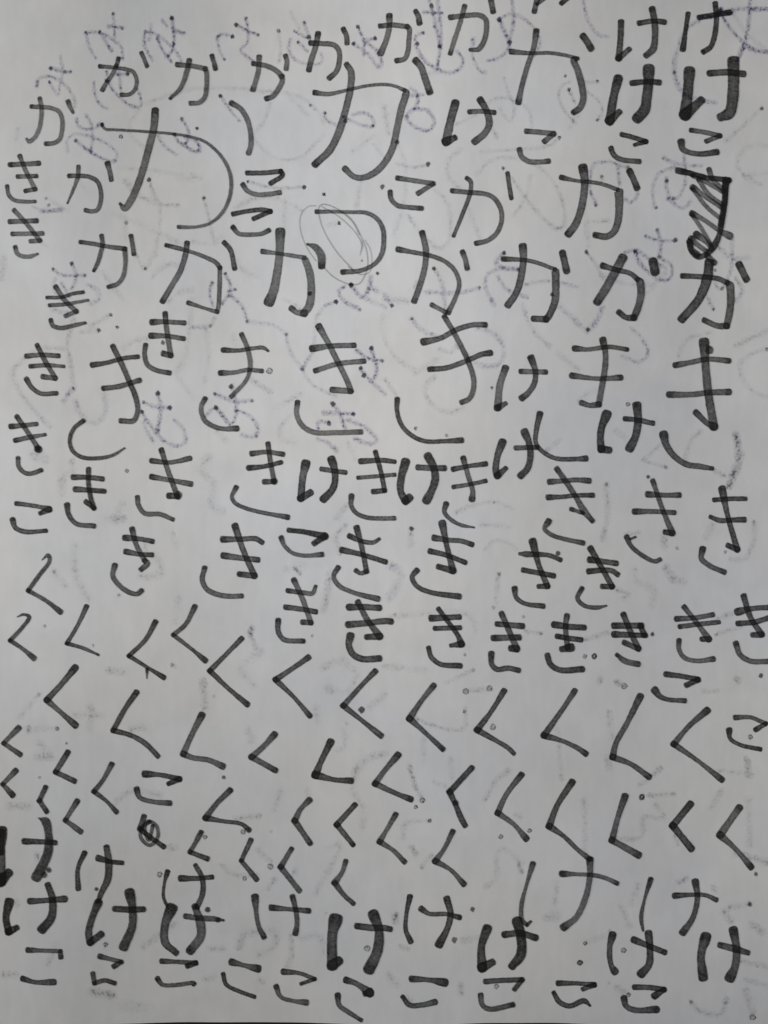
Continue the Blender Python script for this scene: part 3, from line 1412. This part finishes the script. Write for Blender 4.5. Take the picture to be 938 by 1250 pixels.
38 210,68,40 236,120 245,180 225,240 203,282,42
=ki
22 333,130,26 410,115 490,105,26
21 335,217 410,205 490,188
24 382,78,28 405,160 428,240,24 424,275,32
22 298,300,30 290,340 320,375,20 370,402,18 435,415,9
=ki
24 242,465,32 300,475 370,480 423,497,26
25 221,530,28 300,550 390,585
30 280,395,36 300,500,26 332,625,32 / 262,606,28
24 155,624,28 132,655 155,700 220,730 360,750,30
=ki
26 228,857,32 362,850
24 244,906 365,903
24 262,812 320,890 355,940 372,982,34 / 322,990,20
24 213,1002 225,1045 270,1080 366,1088,28
=ki
26 547,885 668,895,30
31 530,953 652,950
28 568,834 605,920 642,1005,32 / 615,1003,30
26 518,1030,30 520,1080 545,1105 600,1100 650,1110
=ki
22 657,543,16 690,545,30 800,550,22 855,572
26 675,622 740,635 822,650
30 720,484,38 750,600,26 792,700,28 / 750,702,22
22 632,713,28 640,755 680,785 770,797,25
o12 843,540
=ki
24 803,192,28 870,188 938,183 993,187,28
22 797,268,28 870,265 930,258 1012,258,24
26 838,130 880,190,28 930,265 970,335,34 1010,382,24
18 908,325,22 935,335 965,345
22 797,385,30 778,420 810,450 870,470 965,490,24
=ki
29 825,888,34 900,898 970,902
27 840,945 900,955 955,962
27 887,845 880,900 890,1000
36 905,1000,40 862,1007,28
28 792,1037 805,1080 850,1108 960,1105,32
=mark loop_kana_27
~.08 20 30,600 80,640 20,760
@703 540 3.991
=ki
27 70,572,32 130,580 197,590
26 65,628,30 140,622 180,627 203,643
27 72,517,30 120,600 177,703 / 130,702,26
22 30,712,26 8,760 40,795 100,805 150,796,10
=ki
34 188,893,32 320,893,30
34 188,935,32 340,940,24
30 232,838,28 270,930 305,1005,28 / 237,975,26
28 315,895 335,938
30 200,1035,20 240,1065,30 303,1080,28
=ki
24 492,860,28 580,855 667,840
25 508,897 600,885 697,876,22
25 528,802 590,880 648,958,30 / 615,958
23 503,965,26 503,1010 530,1050 590,1065 670,1055,27
=ki
26 790,825,36 860,810 945,804
27 790,882 870,875 950,852
26 818,750,30 850,850 905,935,30 / 862,938
26 780,980,28 800,1035 850,1065 948,1067
=ki
23 675,280 750,275 826,275
25 657,363,20 700,380 760,378 820,377,28
27 713,228,38 740,360,25 787,522,30 / 742,502,26
26 618,520,32 612,565 650,600 723,632
=ki
24 352,253,30 430,257 503,257,26
24 287,337,30 380,337 480,342
24 375,188 420,320 470,442,30 / 436,437,26
22 248,462,26 270,505 330,555 385,580 410,570,20
12 268,470 290,461
.9 352,168
=smudge
~.14 14 150,205 155,350 130,470
.9 148,205
.9 495,516
~.14 18 430,460 430,510
~.14 20 440,610 470,660 530,680
~.14 14 870,390 870,480 820,570 760,570
.9 868,388
.9 728,535
~.1 20 640,460 670,400
~.12 12 200,720 260,740 230,760
~.08 20 290,620 300,680 380,720 370,800
~.16 14 680,860 770,830
~.12 12 700,930 800,900
~.14 10 50,960 160,925
.10 375,935
.9 685,938
~.12 12 250,450 310,440
@0 1015 3.991
=ke
36 45,345,46 30,420,34 42,488,36 / 82,468,28
26 147,340,30 230,335 315,328,32
38 233,260,30 256,330,36 250,420,40 207,475,46
=ke
34 480,345,38 450,420 432,490,34 440,540,34 / 493,500,34
30 560,376 640,380,32 698,378
40 632,300,50 645,370,38 645,460,40 603,560,46
=ko
20 137,577,28 210,580 295,583 / 297,612,24
22 112,717,28 170,733 262,733,30
=ko
22 488,608,28 540,622 592,635 / 556,656,26
22 453,692,24 460,738 / 510,725 558,738
=ke
22 817,197,26 802,250,15 798,320,16 815,362,16
24 882,228,30 960,228 1033,222,22
26 953,165,22 985,225 988,300 960,370,28
=ke
42 835,378,56 806,450,40 806,540,38 858,590,30
28 905,412 970,422 1040,425 1090,432,12
44 950,365,30 975,440,44 978,510,46 928,580,40
o14 1012,380
o14 1062,430
=ko
22 790,632,26 860,635 955,640,24 / 915,655,26
21 768,717,26 790,745 850,748 940,738 945,742,24
=smudge
~.1 16 255,600 235,650
~.14 12 515,545 515,560
o10 515,550
~.1 20 80,700 20,700
~.08 24 450,780 560,800 470,790
~.08 22 700,560 850,450
~.14 10 850,450 840,460
~.12 14 80,340 85,360
=smudge
~.05 30 740,860 600,850
~.08 24 300,590 270,560
@235 1015 3.991
=ke
24 305,320,36 312,400,22 322,460,22 348,513,26
22 387,371,32 470,378 566,386,26
24 488,317,26 505,390 510,450 502,495,28
=ko
22 192,636,34 250,652 318,668,38
20 150,695,22 165,745 220,775 302,805,20
=ko
20 445,683,30 520,690 595,718,20 / 530,742,18
20 408,755,26 430,805 490,825 553,832,30
=ke
50 697,432,66 682,500,48 680,652,50 / 712,630,44
30 802,460,30 870,468,34 938,470 963,474,28
48 882,405,50 908,480,44 902,580,50 862,668,54
=ko
26 750,724,32 800,742 862,785,42 / 842,790
24 708,797,28 715,845 760,880 822,918,20
=mark dots
o15 852,568
.6 652,397
=smudge
~.1 20 230,560 250,510 400,490 400,560 330,600
~.14 16 480,510 485,600 460,660
~.07 18 520,520 620,510 640,600
~.1 16 80,570 150,575
~.1 16 60,720 100,710
~.12 14 325,720 345,730
@470 1015 3.991
=ke
22 122,318,28 105,400,20 102,480,22 125,535,28
22 178,377,30 215,400 300,402 363,418,26
30 302,330,34 320,400 305,470 265,548,40
=ke
38 498,475,46 470,560,36 474,662,46 / 522,637,34
32 583,502 660,495 733,517
50 645,440,52 662,510,46 662,600,50 620,655,38
=ke
22 720,157,28 690,260,17 665,360,22 668,430,22 692,455,18 / 710,438,14
21 862,206,32 938,207,18 1010,212 1070,225 1130,252,24
30 998,138,34 998,220,28 975,330 930,420 872,465,36
=ko
24 132,718,32 210,722 290,735,40
26 87,805,22 120,845 180,845 243,830,30
=ko
26 490,730 570,725 668,722 / 632,768,24
26 466,797 475,845 510,865 622,843
=ko
22 845,739,28 938,740,20 1020,747,26 / 965,768,22
26 822,785,22 850,830 900,850 970,825,28 1000,848,12
=mark dots
.15 338,530
.12 428,380
o12 543,755
.8 180,177
=smudge
~.22 16 50,410 50,440
~.1 20 380,530 460,520
~.18 16 370,750 370,790
~.14 14 80,560 110,570
~.1 16 830,350 840,250
~.08 24 780,420 830,410
~.1 20 100,810 130,830
~.08 20 20,700 60,750
@703 1015 3.991
=ke
20 365,233,28 335,330,15 318,420,20 328,482,12
21 483,313,30 560,308 630,310 683,332,24
27 582,245,34 592,320 570,420 522,490,36
=ke
26 178,505,38 165,570 172,650 190,682,36
28 283,528,34 350,555 433,588
34 355,498,36 362,580 355,650 320,692,42
=ke
40 632,515,52 610,600,38 620,708,46
30 703,553,28 770,570,36 838,590,26
38 768,482,42 783,580 775,660 752,710,50
=ko
27 287,758 360,760 430,770 / 385,800,34
28 235,812,32 245,850 290,870 393,866,34
=mark dots
O12 20,638
o9 45,545
o12 233,578
.9 165,483
o10 258,795
o14 862,905
.11 848,353
.7 885,658
.7 162,738
=smudge
~.14 14 200,760 250,790
~.14 12 560,830 600,870 700,890 735,825
.8 562,828
~.16 14 735,815 730,830
~.1 22 830,780 860,890
~.1 14 800,630 938,660
~.1 14 830,720 938,755
~.12 20 720,390 760,440
~.1 16 50,540 140,510
~.1 16 220,370 260,460
~.08 18 300,260 270,360
~.1 20 860,450 910,490
~.12 14 750,370 850,350
~.14 14 540,230 500,250
~.12 14 670,270 680,290
~.1 20 780,110 938,150
@0 290 3.991
=mark loop_kana_28
~.22 8 350,127 372,190 350,250
~.2 8 258,155 300,180 415,183
~.16 9 270,200 262,240 300,300
~.18 8 300,225 340,290
~.13 12 430,230 475,260 480,300 440,325
~.12 12 340,370 260,350
.10 350,127
.8 415,184
.7 258,155
.7 370,190
=mark stroke_traces_9
~.12 12 480,450 400,460
.10 482,452
~.13 12 540,378 440,430
.8 540,378
.8 573,437
.11 793,512
=mark loop_ghost
~.08 13 310,540 200,545 110,600 65,650 90,740 150,820 240,920
~.1 14 360,400 330,520 350,640 358,735
~.14 14 350,740 310,800
~.1 14 370,800 400,870 460,905 510,860 510,760
.7 357,735
=mark loop_kana_29
~.22 9 770,760 785,830 770,940
~.18 9 700,803 760,825 828,828
~.2 9 690,850 730,910 800,990 870,1015 905,990 890,930 850,890
~.16 9 700,900 720,950 750,990
.12 770,760
.12 828,828
.10 692,848
.8 772,940
.8 700,803
=mark ghost
~.08 14 600,540 660,500 730,490
~.08 14 930,300 925,400 900,600 860,650 938,780
~.1 12 660,80 710,150 770,0
~.09 14 740,200 760,170 830,130 900,150
~.08 16 820,310 870,270 938,255
~.1 14 500,170 600,300
.8 710,150
~.1 18 20,100 10,200
~.07 30 170,1060 220,1080
~.07 18 300,1200 330,1150
~.08 16 350,1090 360,1150
@470 290 3.991
=mark loop_kana_30
~.14 10 240,150 280,230 290,340
~.14 10 200,265 350,270 460,245
.10 240,150
.7 460,245
=mark loop_kana_31
~.14 11 130,395 180,450 280,490
~.11 12 450,440 500,450 560,500 580,560 560,610 500,630 430,600 350,520
~.14 10 160,215 150,240
.8 132,395
.10 35,332
~.16 9 0,280 35,330
~.08 14 0,300 110,310
=mark loop_kana_32
~.18 10 580,75 540,120 580,150 650,155
~.16 10 650,155 560,150 500,180 490,240 530,330
~.18 10 550,190 590,250 690,290
~.12 10 680,230 800,210 938,240
~.09 12 670,330 720,450 800,530
~.1 12 850,330 938,420
.10 580,75
.8 648,155
=mark ghost
~.1 14 250,595 150,660
~.1 14 240,680 195,730 210,790 300,850 380,830
~.1 14 0,500 60,590 140,640
~.12 12 0,690 55,770
~.12 12 790,1040 850,985
~.1 12 270,545 320,560 350,530
.9 150,930
.7 300,965
.7 522,732
~.07 18 840,560 938,640
@0 0 3.991
=mark ghost
~.08 16 380,870 410,920
~.1 14 610,1080 620,1170
~.08 14 130,1080 170,1160 230,1200
~.08 14 550,1040 700,1100 900,1200
~.1 10 240,970 330,1030
~.12 10 80,680 90,630
~.07 12 940,880 870,870
@235 0 3.991
=mark ghost
~.08 12 0,850 40,870
~.07 12 560,560 440,440
~.08 12 480,60 520,140
~.07 14 210,1010 300,960 420,960
~.1 10 600,530 575,510
.6 575,512
~.1 12 715,1085 660,1100
.8 715,1087
@470 0 3.991
=mark ghost
~.1 14 0,520 10,600 20,650
~.09 14 180,360 270,350
~.08 14 940,560 900,620
@703 0 3.991
=mark ghost
~.08 14 40,990 60,1200
~.1 12 155,1075 60,1080
~.07 14 820,860 938,840
@235 290 3.991
=mark ghost
~.1 12 0,20 100,30 140,0
~.08 14 60,430 80,560 60,700
~.08 12 200,470 210,540
~.06 16 930,380 920,440 940,480
~.08 12 760,1000 790,1080
@840 0 9.57
=mark loop_kana_33
~.6 22 120,205 300,185 400,160 500,150
~.7 22 340,170 385,100
.26 370,165
~.14 26 740,110 900,100
~.14 24 700,540 800,600 930,610
~.2 20 640,540 590,670
@0 0 3.991
=mark loop_kana_34
~.16 10 300,1020 200,1030
~.16 9 730,190 735,120
"""
build_marks(MARKS)
